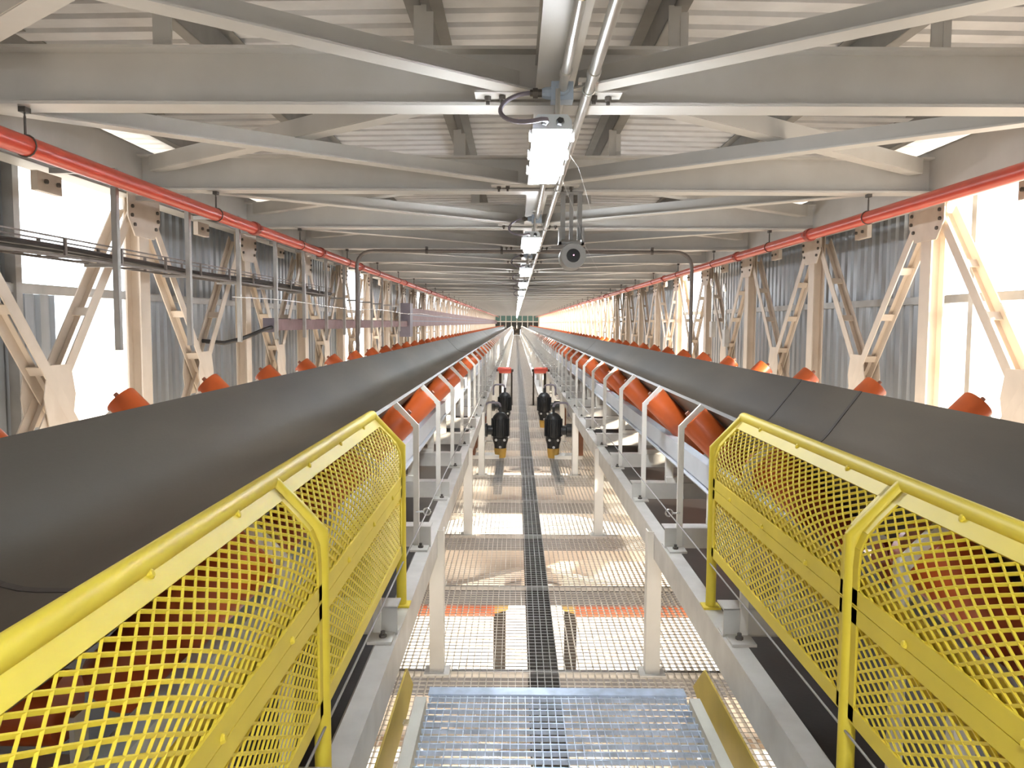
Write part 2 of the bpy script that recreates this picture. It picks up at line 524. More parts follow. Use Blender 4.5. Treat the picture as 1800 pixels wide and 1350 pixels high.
for side, nm in ((-1, 'wall_left'), (1, 'wall_right')):
    wl = struct(nm, ('left' if side < 0 else 'right') + ' gallery wall of cream lattice truss with grey corrugated cladding', 'wall')
    def mk(mb, name, m, smooth=False):
        return (mb if side > 0 else mb.mirx()).mesh(name, m, smooth)
    c_m = mk(colm, 'truss_column', M['cream'])
    d_m = {k: (mk(D[k][0], 'truss_diagonal', M['cream']), [mk(b, 'batten_plate', M['cream']) for b in D[k][1]]) for k in D}
    g_m = mk(gust, 'gusset_plate', M['cream']); n_m = mk(nodeg, 'gusset_plate', M['cream']); b_m = mk(tb, 'bolt', M['darkbolt'])
    t_m = mk(chord, 'top_chord', M['beam']); bt_m = mk(botch, 'bottom_chord', M['cream'])
    l_m = mk(lug, 'lug_plate', M['cream'])
    for i, yy in enumerate(YS[4:]):
        put('truss_column', c_m, wl, (0, yy, 0))
        if i < 14:
            gq = put('gusset_plate', g_m, wl, (0, yy, 0))
            for by, bz in ((0.26, -0.10), (0.27, -0.18), (0.22, -0.26), (-0.26, -0.10), (-0.27, -0.18), (-0.22, -0.26)):
                put('bolt', b_m, gq, (0, by, TZ1 + bz))
        if yy < END_Y - 1:
            put('top_chord', t_m, wl, (0, yy, 0)); put('bottom_chord', bt_m, wl, (0, yy, 0))
            for k in (0, 1):
                dd = put('truss_diagonal', d_m[k][0], wl, (0, yy, 0))
                if i < 14:
                    for b in d_m[k][1]:
                        put('batten_plate', b, dd)
            if i < 14:
                put('gusset_plate', n_m, wl, (0, yy + BAY / 2, 0))
                lq = put('lug_plate', l_m, wl, (0, yy, 0))
                for by in (1.28, 1.44):
                    put('bolt', b_m, lq, (-side * 0.05, by, TZ1 - 0.13))
    for a, b in closed_ranges(opens[side]):
        n = max(1, int(round((b - a) / 1.0))); w = (b - a) / n
        for j in range(n):
            key = (side, round(w, 3))
            if key not in clad_cache:
                clad_cache[key] = mk(clad_mesh(w, -0.5, 3.72), 'cladding_sheet', M['clad'])
            put('cladding_sheet', clad_cache[key], wl, (0, a + j * w, 0))
    gi = MB(); gi.box(CX - 0.07, CX - 0.004, -1.2, END_Y, 2.17, 2.24); gi.box(CX - 0.05, CX - 0.004, -1.2, END_Y, 2.24, 2.25)
    put('girt', mk(gi, 'girt', M['hanger']), wl)
    gi = MB(); gi.box(CX - 0.07, CX - 0.004, -1.2, END_Y, 3.52, 3.60)
    put('girt', mk(gi, 'girt', M['hanger']), wl)
    cp = MB(); cp.box(CX - 0.09, CX - 0.005, -0.04, 0.04, -0.5, 3.62); cp = mk(cp, 'cladding_post', M['hanger'])
    for a, b in opens[side][:5]:
        for q in (a, b):
            put('cladding_post', cp, wl, (0, q, 0))
    if side < 0:
        # short sheet below the girt, beside the open bay
        put('cladding_sheet', mk(clad_mesh(0.65, -0.5, 2.17), 'cladding_sheet', M['clad']), wl, (0, 6.5, 0))
    else:
        put('cladding_post', cp, wl, (0, 7.75, 0))

# far end wall
we = struct('wall_end', 'dark glazed end wall with white frames far down the gallery', 'wall')
e = MB(); e.box(-4.2, 4.2, END_Y + 0.3, END_Y + 0.4, 0.9, 4.1); obj('wall_panel', e, M['dark'], we)
e = MB(); e.box(-4.2, 4.2, END_Y + 0.24, END_Y + 0.29, 2.3, 3.5); obj('window_pane', e, M['teal'], we)
for i in range(9):
    x = -3.6 + i * 0.9
    e = MB(); e.box(x - 0.06, x + 0.06, END_Y + 0.1, END_Y + 0.2, 0.0, 3.7); obj('window_mullion', e, M['white'], we)
e = MB(); e.box(-4.2, 4.2, END_Y + 0.1, END_Y + 0.2, 2.12, 2.28); obj('window_rail', e, M['white'], we)
e = MB(); e.box(-0.55, 0.55, END_Y - 1.0, END_Y - 0.3, 0.0, 1.0); e.box(-0.6, 0.6, END_Y - 1.05, END_Y - 0.25, 1.0, 1.1)
tag(obj('cabinet', e, M['bearer']), 'small dark cabinet standing at the far end of the walkway', 'cabinet')

# ----------------------------------------------------------------------------
# conveyors
# ----------------------------------------------------------------------------
CC = 1.43                       # conveyor centre line
I0, IP = 3.02 - 2.4, 1.2        # idler stations
B_END = 135.0
Z_FLAT, HF, WH = 1.175, 0.25, 0.352
A45 = R(45)
def belt_profile(top=True):
    pts = []
    def arc(cx, cz, r, a0, a1, n=5):
        return [(cx + r * math.cos(a0 + (a1 - a0) * i / n), cz + r * math.sin(a0 + (a1 - a0) * i / n)) for i in range(n + 1)]
    r = 0.34
    t = r * math.tan(A45 / 2)
    right = arc(HF - t, Z_FLAT + r, r, -math.pi / 2, -math.pi / 2 + A45) + [(HF + WH, Z_FLAT + WH)]
    left = [(-a, b) for a, b in right[::-1]]
    return left + right
bp_ = belt_profile()
def offset(prof, t):
    out = []
    for i, p in enumerate(prof):
        a = prof[max(0, i - 1)]; b = prof[min(len(prof) - 1, i + 1)]
        d = Vector((b[0] - a[0], b[1] - a[1])).normalized()
        out.append((p[0] - d.y * t, p[1] + d.x * t))
    return out
def strip_mesh(prof, thick, ys, skew=0.0):
    """belt-like strip: profile in xz, at the given y stations"""
    lo = offset(prof, -thick); hi = prof
    n = len(prof); mb = MB(); vs = []
    for yy in ys:
        for p in hi: vs.append((p[0], yy + skew * p[0], p[1]))
        for p in lo: vs.append((p[0], yy + skew * p[0], p[1]))
    fs = []
    for k in range(len(ys) - 1):
        a = k * 2 * n; b = a + 2 * n
        for i in range(n - 1):
            fs.append((a + i, a + i + 1, b + i + 1, b + i))
            fs.append((a + n + i, b + n + i, b + n + i + 1, a + n + i + 1))
        fs.append((a, b, b + n, a + n)); fs.append((a + n - 1, a + 2 * n - 1, b + 2 * n - 1, b + n - 1))
    fs.append(tuple(range(n)) + tuple(range(2 * n - 1, n - 1, -1)))
    e = (len(ys) - 1) * 2 * n
    fs.append(tuple(e + i for i in range(n))[::-1] + tuple(e + i for i in range(n, 2 * n)))
    mb.add(vs, fs)
    return mb
BY = [-1.6] + [2 + 4 * i for i in range(34)] + [B_END]
belt_m = strip_mesh(bp_, 0.018, BY).mesh('conveyor_belt', M['belt'], True)
ret_m = MB(); ret_m.box(-0.63, 0.63, -1.6, B_END, 0.49, 0.505); ret_m = ret_m.mesh('return_belt', M['belt2'])

# frame parts in conveyor coordinates; inner side is +x for the left conveyor: built for 'inner = -x' and mirrored
strg = MB()
xi = -CC + 0.597; xo = xi + 0.07
def channel(mb, x0, x1, z0, z1, y0, y1, t=0.008, web='lo'):
    mb.box(x0, x1, y0, y1, z0, z0 + t); mb.box(x0, x1, y0, y1, z1 - t, z1)
    if web == 'lo': mb.box(x0, x0 + t, y0, y1, z0 + t, z1 - t)
    else: mb.box(x1 - t, x1, y0, y1, z0 + t, z1 - t)
    return mb
Z_ST = 0.80
channel(strg, xi, xo, Z_ST - 0.14, Z_ST, -1.5, 136)
ostr = channel(MB(), 0.80, 0.87, Z_ST - 0.14, Z_ST, -1.5, 136, web='hi')
rail_i = MB(); channel(rail_i, -0.60, -0.54, 1.10, 1.215, -1.5, 136, t=0.007); rail_i.box(-0.62, -0.54, -1.5, 136, 1.085, 1.092)
rail_o = channel(MB(), 0.54, 0.60, 1.10, 1.215, -1.5, 136, t=0.007, web='hi')
xm = MB()
xm.box(xi + 0.004, 0.87, -0.05, -0.044, Z_ST, Z_ST + 0.105)          # web facing the viewer
xm.box(xi + 0.004, 0.87, -0.05, 0.05, Z_ST + 0.099, Z_ST + 0.105)
xm.box(xi + 0.004, 0.87, -0.05, 0.03, Z_ST, Z_ST + 0.006)
foot = MB(); foot.box(xi + 0.012, xo + 0.03, -0.15, -0.052, Z_ST, Z_ST + 0.010)
fbolt = MB(); fbolt.lathe((xi + 0.05, -0.10, Z_ST + 0.008), (xi + 0.05, -0.10, Z_ST + 0.04), [(0, 0.014), (0.012, 0.014), (0.013, 0.008), (0.025, 0.008)], 6)
leg = MB()
leg.box(-CC + 0.560, -CC + 0.595, -0.004, 0.004, 0.0, Z_ST + 0.012); leg.box(-CC + 0.560, -CC + 0.567, -0.004, 0.075, 0.0, Z_ST + 0.012)
leg.box(-CC + 0.595, -CC + 0.640, -0.004, 0.004, 0.0, Z_ST - 0.142); leg.box(-CC + 0.633, -CC + 0.640, -0.004, 0.075, 0.0, Z_ST - 0.142)
foot2 = MB(); foot2.box(-CC + 0.53, -CC + 0.67, -0.03, 0.10, 0.0, 0.010)
upr = {q: MB().box(q * 0.60, q * 0.55, -0.006, 0.03, Z_ST + 0.105, 1.085) for q in (-1, 1)}
legO = MB(); legO.box(0.80, 0.87, 0, 0.07, -0.17, Z_ST - 0.14)

# idler parts (symmetric)
n45 = Vector((math.sin(A45), -math.cos(A45)))
d45 = Vector((math.cos(A45), math.sin(A45)))
c0 = Vector((HF, Z_FLAT)) + n45 * 0.104
RR = 0.083
WLEN = {-1: 0.525, 1: 0.64}         # -1 = walkway side, 1 = wall side
def wing(s):
    mb = MB()
    a = c0 + d45 * 0.03; b = c0 + d45 * WLEN[s]
    L = (b - a).length
    mb.lathe((s * a.x, 0, a.y), (s * b.x, 0, b.y), [(0, RR * 0.55), (0.0, RR * 0.93), (0.008, RR), (L - 0.008, RR), (L, RR * 0.93), (L, RR * 0.6)], 24)
    return mb
def wing_cap(s):
    b = c0 + d45 * (WLEN[s] + 0.001); e = c0 + d45 * (WLEN[s] + 0.035)
    mb = MB()
    mb.lathe((s * b.x, 0, b.y), (s * e.x, 0, e.y), [(0, RR * 0.60), (0.006, RR * 0.56), (0.012, 0.014), (0.033, 0.012)], 16)
    return mb
centre = MB(); centre.lathe((-0.24, 0.0, Z_FLAT - 0.104), (0.24, 0.0, Z_FLAT - 0.104), [(0, RR * 0.6), (0, RR * 0.93), (0.008, RR), (0.472, RR), (0.48, RR * 0.93), (0.48, RR * 0.6)], 24)
def bracket(s):
    mb = MB()
    xv = 0.755 if s < 0 else 0.82
    p0 = Vector((s * xv, -0.056, Z_ST + 0.01)); p1 = Vector((s * xv, -0.056, 1.425 if s < 0 else 1.46)); p2 = Vector((s * (xv - 0.105), -0.056, 1.535 if s < 0 else 1.56))
    mb.bar(p0, p1 + Vector((0, 0, 0.008)), 0.028, 0.007, up=(0, 1, 0)); mb.bar(p1, p2, 0.028, 0.007, up=(0, 1, 0))
    # return lip along the outside edge
    mb.bar(p0 + Vector((s * 0.012, 0.008, 0)), p1 + Vector((s * 0.012, 0.008, 0.010)), 0.005, 0.018, up=(0, 1, 0))
    q = Vector((s * 0.0085, 0.008, 0.0085))
    mb.bar(p1 + q, p2 + q, 0.005, 0.018, up=(0, 1, 0))
    return mb
base = MB(); base.bar((-0.60, 0, 1.235), (0.60, 0, 1.235), 0.07, 0.04)
for s in (-1, 1):
    base.box(s * 0.26 - 0.006, s * 0.26 + 0.006, -0.03, 0.03, 0.94, 1.235)
base = MB()
base.box(-0.60, 0.60, -0.035, 0.035, 0.905, 0.94)
for s in (-1, 1):
    base.box(s * 0.265 - 0.006, s * 0.265 + 0.006, -0.03, 0.03, 0.94, 1.06)

ordw = ['first', 'second', 'third', 'fourth', 'fifth', 'sixth', 'seventh', 'eighth', 'ninth', 'tenth', 'eleventh', 'twelfth',
        'thirteenth', 'fourteenth', 'fifteenth', 'sixteenth']
fx = {}
for side, word in ((-1, 'left'), (1, 'right')):
    X = side * CC
    def mk(mb, name, m, smooth=False):
        return (mb if side > 0 else mb.mirx()).mesh(name, m, smooth)
    wm = {s: mk(wing(s), 'wing_roller', M['orange'], True) for s in (-1, 1)}
    wc = {s: mk(wing_cap(s), 'end_cap', M['rollercap'], True) for s in (-1, 1)}
    cm = mk(centre, 'centre_roller', M['orange'], True)
    bkm = {s: mk(bracket(s), 'end_bracket', M['white']) for s in (-1, 1)}
    bsm = mk(base, 'idler_base', M['white'])
    far_mb = MB()
    for part in (wing(-1), wing(1), centre, bracket(-1), bracket(1), base):
        far_mb.add(part.v, part.f)
    if side < 0: far_mb = far_mb.mirx()
    far_me = far_mb.mesh('troughing_idler', M['orange'])
    far_me.materials.append(M['white'])
    nw = len(wing(-1).f) * 2 + len(centre.f)
    for i, p in enumerate(far_me.polygons):
        if i >= nw: p.material_index = 1
    b_o = thing('conveyor_belt', f'wide black carrying belt troughed on orange rollers of the {word} conveyor', 'conveyor belt', (X, 0, 0))
    put('belt_surface', belt_m, b_o)
    sp_list = [(2.30, 0.0)] if side < 0 else [(4.9, 0.55), (6.0, 0.55)]
    for ys, sk in sp_list + [(22.0, 0.4 * side), (47.0, 0.4)]:
        spm = strip_mesh(offset(bp_, 0.003), 0.004, [ys, ys + 0.035], sk)
        obj('belt_splice', spm, M['splice'], b_o)
    r_o = tag(put('return_belt', ret_m, None, (X, 0, 0)), f'flat black return belt running beneath the {word} conveyor', 'conveyor belt')
    f_o = thing('belt_conveyor', f'galvanised {word} conveyor frame of channel stringers, legs and cross members', 'conveyor', (X, 0, 0))
    put('inner_stringer', mk(strg, 'inner_stringer', M['galv']), f_o)
    put('outer_stringer', mk(ostr, 'outer_stringer', M['galv']), f_o)
    put('idler_rail', mk(rail_i, 'idler_rail', M['bluegrey']), f_o)
    put('idler_rail', mk(rail_o, 'idler_rail', M['bluegrey']), f_o)
    xm_m = mk(xm, 'cross_member', M['galv']); ft_m = mk(foot, 'foot_plate', M['galv']); fbm = mk(fbolt, 'bolt', M['darkbolt'])
    lg_m = mk(leg, 'leg', M['white']); lf_m = mk(foot2, 'foot_plate', M['galv']); up_m = [mk(upr[q], 'upright', M['white']) for q in (-1, 1)]; lo_m = mk(legO, 'leg', M['white'])
    k = 0
    while True:
        yy = I0 + IP * k
        if yy > 120: break
        x_ = put('cross_member', xm_m, f_o, (0, yy, 0))
        if yy < 30:
            put('foot_plate', ft_m, x_, (0, 0, 0)); put('bolt', fbm, x_, (0, 0, 0))
        for u_ in up_m: put('upright', u_, f_o, (0, yy, 0))
        k += 1
    yy = 1.46
    while yy < 125:
        l_ = put('leg', lg_m, f_o, (0, yy, 0))
        if yy < 25: put('foot_plate', lf_m, l_)
        put('leg', lo_m, f_o, (0, yy, 0))
        yy += BAY
    # idlers
    k = 0
    while True:
        yy = I0 + IP * k
        if yy > 62: break
        n_after = k - 3
        if k < 3:
            lab = f'orange troughing idler behind the {word} yellow guard, {("nearest to the viewer", "second from the viewer", "farthest panel end")[k]}'
        elif n_after < 16:
            lab = f'{ordw[n_after]} orange troughing idler past the end of the {word} yellow guard'
        else:
            lab = f'small distant orange troughing idler far down the {word} belt'
        grp = f'orange idlers under the {word} belt'
        if yy < 34:
            t = thing('troughing_idler', lab, 'roller', (X, yy, 0), grp)
            for s in (-1, 1):
                w_ = put('wing_roller', wm[s], t)
                if yy < 16: put('end_cap', wc[s], w_)
                cset(put('end_bracket', bkm[s], t), 'white bent end bracket')
            put('centre_roller', cm, t)
            put('idler_base', bsm, t)
        else:
            tag(put('troughing_idler', far_me, None, (X, yy, 0)), lab, 'roller', grp)
        k += 1
    rest = MB()
    simple = MB()
    for part_b in (wing(-1), wing(1)):
        simple.add(part_b.v, part_b.f)
    me = bpy.data.meshes.new('distant_idlers')
    vs, fs = [], []
    while yy < 134:
        n = len(vs)
        vs += [(a, b + yy, c) for a, b, c in far_mb.v]; fs += [tuple(i + n for i in f) for f in far_mb.f]
        yy += IP
    me.from_pydata(vs, [], fs); me.materials.append(M['orange']); me.materials.append(M['white'])
    nf = len(far_mb.f)
    me.polygons.foreach_set('material_index', [0 if i % nf < nw else 1 for i in range(len(fs))])
    me.update()
    tag(put('distant_idlers', me, None, (X, 0, 0)), f'row of tiny orange idlers at the far end of the {word} belt', 'rollers', None, 'stuff')

    # emergency pull cord
    pc = thing('pull_cord', f'thin steel pull cord strung along the {word} conveyor stringer', 'cord', (side * 0.62, 0, 0))
    mb = MB(); mb.tube([(0, -0.5, 0.985), (0, 70, 0.985)], 0.0032, 6); obj('wire', mb, M['wire'], pc, True)
    for yy in [I0 + IP * (3 * j + 3) for j in range(8)]:
        eb = MB()
        eb.tube([(0.018 * math.cos(a), yy - 0.055, 0.985 + 0.018 * math.sin(a)) for a in [i * math.pi / 6 for i in range(13)]], 0.004, 6)
        eb.tube([(side * 0.018, yy - 0.055, 0.985), (side * 0.055, yy - 0.06, 0.985)], 0.005, 6)
        obj('eye_bolt', eb, M['steel'], pc, True)

# ----------------------------------------------------------------------------
# yellow mesh guards
# ----------------------------------------------------------------------------
GY = [3.29, 1.92, 0.55]
ZBEND, ZTOP, XB, XT = 1.452, 1.575, 0.63, 0.748
Z_MID0, Z_MID1, Z_BOT = 1.255, 1.335, 1.02
def guard_point(s_, x_sign):
    """point along the guard section; s=0 at z of the bend, negative below, positive up the slope, with a fillet"""
    sl = Vector((XT - XB, ZTOP - ZBEND)); ln = sl.length; u = sl / ln
    fr = 0.05
    if s_ <= -fr: p = Vector((XB, ZBEND + s_))
    elif s_ >= fr: p = Vector((XB, ZBEND)) + u * s_
    else:
        a = Vector((XB, ZBEND - fr)); b = Vector((XB, ZBEND)); c = b + u * fr
        t = (s_ + fr) / (2 * fr)
        p = a * (1 - t) ** 2 + b * 2 * t * (1 - t) + c * t * t
    return (x_sign * p.x, p.y)
SL = math.hypot(XT - XB, ZTOP - ZBEND)
def expanded(y0, y1, s0, s1, sg):
    mb = MB()
    a, b = 0.0265, 0.0133
    ni = int((y1 - y0) / a); nj = int((s1 - s0) / b)
    a = (y1 - y0) / ni; b = (s1 - s0) / nj
    def P(i, j):
        x, z = guard_point(s0 + j * b, sg)
        return (x, y0 + i * a, z)
    for i in range(ni + 1):
        for j in range(nj):
            if (i + j) % 2: continue
            for di in (-1, 1):
                if 0 <= i + di <= ni:
                    mb.bar(P(i, j), P(i + di, j + 1), 0.0060, 0.0045, up=(sg, 0, 0.35), caps=False)
    return mb
for sg, word in ((-1, 'left'), (1, 'right')):
    gd = thing('safety_guard', f'yellow guard of expanded metal mesh along the {word} belt edge', 'guard', (0, 0, 0))
    path = [(sg * XB, Z_ST), (sg * XB, ZBEND), (sg * XT, ZTOP)]
    for i, yy in enumerate(GY):
        mb = MB()
        mb.tube([(sg * XB, yy, Z_ST), (sg * XB, yy, ZBEND), (sg * XT, yy, ZTOP)], 0.0205, 14)
        p_ = obj('post', mb, M['yellow'], gd, True)
        mb = MB(); mb.box(sg * XB - 0.035, sg * XB + 0.035, yy - 0.035, yy + 0.035, Z_ST, Z_ST + 0.008); obj('foot_plate', mb, M['yellow'], p_)
    mb = MB(); mb.tube([(sg * XT, GY[0] + 0.01, ZTOP), (sg * XT, 0.3, ZTOP)], 0.0215, 14); obj('top_rail', mb, M['yellow'], gd, True)
    for i in range(2):
        y1, y0 = GY[i] - 0.021, GY[i + 1] + 0.021
        # upper panel: frame flats + mesh
        for part, (sa, sb) in (('upper', (Z_MID1 - ZBEND - 0.035, SL - 0.016)), ('lower', (Z_BOT - ZBEND, Z_MID0 - ZBEND + 0.035))):
            mesh_o = obj('mesh_panel', expanded(y0, y1, sa, sb, sg), M['yellow'], gd)
            fr = MB()
            w = 0.036
            def flat(s_a, s_b, ya, yb):
                xa, za = guard_point(s_a, sg); xb_, zb_ = guard_point(s_b, sg)
                m0 = Vector(((xa + xb_) / 2 - sg * 0.004, ya, (za + zb_) / 2)); m1 = m0.copy(); m1.y = yb
                dv = Vector((xb_ - xa, 0, zb_ - za))
                fr.bar(m0, m1, dv.length, 0.006, up=tuple(dv.cross(Vector((0, 1, 0)))))
            flat(sa - 0.004, sa + w, y0, y1); flat(sb - w, sb + 0.004, y0, y1)
            nst = 7
            for j in range(nst):
                s_a = sa + (sb - sa) * j / nst; s_b = sa + (sb - sa) * (j + 1) / nst
                for ya, yb in ((y0, y0 + w * 0.8), (y1 - w * 0.8, y1)):
                    flat(s_a, s_b, ya, yb)
            obj('panel_frame', fr, M['yellow'], mesh_o)
            for t in (0.2, 0.5, 0.8):
                cl = MB()
                yc = y0 + (y1 - y0) * t
                x, z = guard_point(sb - 0.002 if part == 'upper' else sb + 0.012, sg)
                cl.lathe((x - sg * 0.002, yc, z), (x - sg * 0.014, yc, z + 0.004), [(0, 0.009), (0.010, 0.008), (0.012, 0.005)], 8)
                obj('clip', cl, M['yellow'], mesh_o)
        mb = MB()
        mb.box(sg * (XB + 0.006), sg * (XB + 0.013), y0 - 0.02, y1 + 0.02, Z_MID0 - 0.03, Z_MID1 + 0.03)
        obj('mid_rail', mb, M['yellow'], gd)

# ----------------------------------------------------------------------------
# step platform and kick plates in the foreground
# ----------------------------------------------------------------------------
PZ = 0.50
pf = thing('step_platform', 'blue grey zinc grating step platform in the foreground', 'platform', (0, 0, 0))
mb = MB()
yy = 0.35
while yy < 3.12:
    mb.box(-0.50, 0.50, yy - 0.003, yy + 0.004, PZ - 0.016, PZ); yy += 0.050
mb2 = MB()
n = 35
for i in range(n + 1):
    x = -0.49 + 0.98 * i / n
    mb2.box(x - 0.0016, x + 0.0016, 0.35, 3.12, PZ - 0.007, PZ - 0.001)
obj('bearing_bars', mb, M['bluegrate'], pf)['kind'] = 'stuff'
obj('cross_rods', mb2, M['bluegrate'], pf)['kind'] = 'stuff'
mb = MB(); mb.box(-0.505, 0.505, 3.125, 3.19, PZ - 0.006, PZ + 0.002); mb.box(-0.505, 0.505, 3.184, 3.19, PZ - 0.05, PZ - 0.006)
i_ = 0
obj('nosing_strip', mb, M['bluegrate'], pf)
for s in (-1, 1):
    mb = MB(); mb.box(s * 0.508, s * 0.55, 0.3, 3.10, PZ - 0.10, PZ + 0.004)
    obj('side_plate', mb, M['platedge'], pf)
    for yl in (0.6, 2.9):
        mb = MB(); mb.box(s * 0.44, s * 0.50, yl, yl + 0.06, 0.0, PZ - 0.036); obj('leg', mb, M['galv'], pf)
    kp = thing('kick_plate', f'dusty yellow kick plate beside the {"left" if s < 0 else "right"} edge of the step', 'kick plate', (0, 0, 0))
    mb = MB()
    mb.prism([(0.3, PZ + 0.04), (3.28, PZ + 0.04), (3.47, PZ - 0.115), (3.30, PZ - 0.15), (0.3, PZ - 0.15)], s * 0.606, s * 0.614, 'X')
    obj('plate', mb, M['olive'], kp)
    for yb in (3.15, 2.3, 1.2):
        mb = MB(); mb.box(s * 0.55, s * 0.606, yb - 0.02, yb + 0.02, PZ - 0.13, PZ - 0.122); mb.box(s * 0.55, s * 0.558, yb - 0.02, yb + 0.02, PZ - 0.13, PZ - 0.06)
        obj('bracket', mb, M['steel'], kp)

# ----------------------------------------------------------------------------
# red fire pipes
# ----------------------------------------------------------------------------
for s, word in ((-1, 'left'), (1, 'right')):
    X = -2.97 if s < 0 else 3.10
    ZP = 2.945
    fp = thing('fire_pipe', f'long red fire pipe hung under the roof beams along the {word} wall', 'pipe', (X, 0, 0))
    mb = MB(); mb.tube([(0, -1.5, ZP), (0, 136, ZP)], 0.057, 16); obj('pipe', mb, M['red'], fp, True)
    cpm = MB(); cpm.lathe((0, -0.05, ZP), (0, 0.05, ZP), [(0, 0.06), (0.005, 0.072), (0.095, 0.072), (0.1, 0.06)], 16)
    cpm.box(-0.09, -0.065, -0.03, 0.03, ZP - 0.02, ZP + 0.02); cpm.box(0.065, 0.09, -0.03, 0.03, ZP - 0.02, ZP + 0.02)
    cpm = cpm.mesh('coupling', M['redclamp'], True)
    yy = 8.9 if s < 0 else 9.3
    while yy < 60:
        put('coupling', cpm, fp, (0, yy, 0)); yy += 3.0 if yy < 12 else 6.0
    hg = MB()
    hg.tube([(0, 0, ZB0 + 0.02), (0, 0, ZB0 - 0.07)], 0.006, 6)
    hg.tube([(0.062 * math.sin(a), 0, ZP + 0.062 * math.cos(a)) for a in [i * math.pi / 8 for i in range(17)]], 0.005, 6)
    hg.tube([(0, 0, ZB0 - 0.05), (0.0, 0, ZP + 0.06)], 0.008, 6)
    hg.box(-0.02, 0.02, -0.03, 0.03, ZB0 - 0.03, ZB0 - 0.001)
    hgm = hg.mesh('pipe_hanger', M['darkbolt'], True)
    for yy in YS[5:32]:
        put('pipe_hanger', hgm, fp, (0, yy - 0.02, 0))

# ----------------------------------------------------------------------------
# conduits, lamps, camera
# ----------------------------------------------------------------------------
for x, rr, lab in ((0.055, 0.022, 'zinc conduit running below the roof spine above the lamps'), (0.185, 0.026, 'thicker zinc conduit right of the lamp conduit below the roof spine')):
    c = thing('conduit', lab, 'conduit', (x, 0, 0))
    mb = MB(); mb.tube([(0, -1, 3.105), (0, 110, 3.105)], rr, 12); obj('pipe', mb, M['conduit'], c, True)
    cl = MB(); cl.box(-0.05, 0.05, -0.025, 0.025, 3.138, 3.16)
    cl.tube([((rr + 0.004) * math.sin(a), -0.02, 3.105 - (rr + 0.004) * math.cos(a)) for a in [-2.2 + i * 4.4 / 10 for i in range(11)]], 0.004, 6)
    clm = cl.mesh('pipe_clamp', M['steel'], True)
    cpl = MB(); cpl.lathe((0, -0.04, 3.105), (0, 0.04, 3.105), [(0, rr + 0.001), (0.004, rr + 0.006), (0.076, rr + 0.006), (0.08, rr + 0.001)], 12)
    cplm = cpl.mesh('coupling', M['conduit'], True)
    for j in range(10):
        put('pipe_clamp', clm, c, (0, 3.0 + (0.0 if x < 0.1 else 1.2) + 3.0 * j, 0))
        put('coupling', cplm, c, (0, 3.9 + 3.0 * j, 0))

LZ = 2.84
def rounded(w, r, n=4):
    return None
def lamp_meshes():
    L, w = 1.14, 0.094
    hs = MB()
    prof = [(-w, LZ + 0.030), (-w * 0.96, LZ + 0.075), (-w * 0.75, LZ + 0.10), (w * 0.75, LZ + 0.10), (w * 0.96, LZ + 0.075), (w, LZ + 0.030)]
    hs.prism(prof, -L / 2, L / 2)
    df = MB()
    prof2 = [(-w * 0.93, LZ + 0.029), (w * 0.93, LZ + 0.029), (w * 0.88, LZ - 0.018), (w * 0.72, LZ - 0.045), (-w * 0.72, LZ - 0.045), (-w * 0.88, LZ - 0.018)]
    n = len(prof2)
    # tapered ends
    vs = []
    for yq, k in ((-L / 2 + 0.005, 0.55), (-L / 2 + 0.02, 0.82), (-L / 2 + 0.06, 1.0), (L / 2 - 0.06, 1.0), (L / 2 - 0.02, 0.82), (L / 2 - 0.005, 0.55)):
        for a, b in prof2:
            vs.append((a * (1 - (1 - k) * 0.5), yq, LZ + 0.029 + (b - LZ - 0.029) * k))
    fs = []
    for q in range(5):
        for i in range(n):
            fs.append((q * n + i, q * n + (i + 1) % n, (q + 1) * n + (i + 1) % n, (q + 1) * n + i))
    fs.append(tuple(range(n))[::-1]); fs.append(tuple(range(5 * n, 6 * n)))
    df.add(vs, fs)
    return hs.mesh('housing', M['lamp_body']), df.mesh('diffuser', M['lamp_glow'])
hm, dm = lamp_meshes()
clipm = MB(); clipm.box(-0.008, 0.008, -0.02, 0.02, LZ + 0.0, LZ + 0.05); clipm = clipm.mesh('clip', M['steel'])
glm = MB(); glm.lathe((0, -0.605, LZ + 0.062), (0, -0.57, LZ + 0.062), [(0, 0.014), (0.008, 0.020), (0.035, 0.020)], 6); glm = glm.mesh('cable_gland', M['black'])
stm = MB(); stm.tube([(0, 0, LZ + 0.10), (0, 0, 3.09)], 0.012, 8); stm = stm.mesh('stem', M['conduit'], True)
jb = MB(); jb.box(-0.055, 0.055, -0.05, 0.05, 3.055, 3.145); jb.lathe((0.0, -0.05, 3.105), (0.0, -0.085, 3.105), [(0, 0.034), (0.03, 0.034), (0.035, 0.028)], 12)
jb.lathe((-0.055, 0, 3.10), (-0.10, 0, 3.10), [(0, 0.032), (0.03, 0.028), (0.045, 0.022)], 12)
jbm = jb.mesh('box_body', M['jbox'])
jg = MB(); jg.lathe((-0.10, 0, 3.10), (-0.16, 0, 3.10), [(0, 0.020), (0.02, 0.020), (0.021, 0.026), (0.045, 0.026), (0.046, 0.018), (0.06, 0.016)], 8); jgm = jg.mesh('cable_gland', M['darkbolt'])
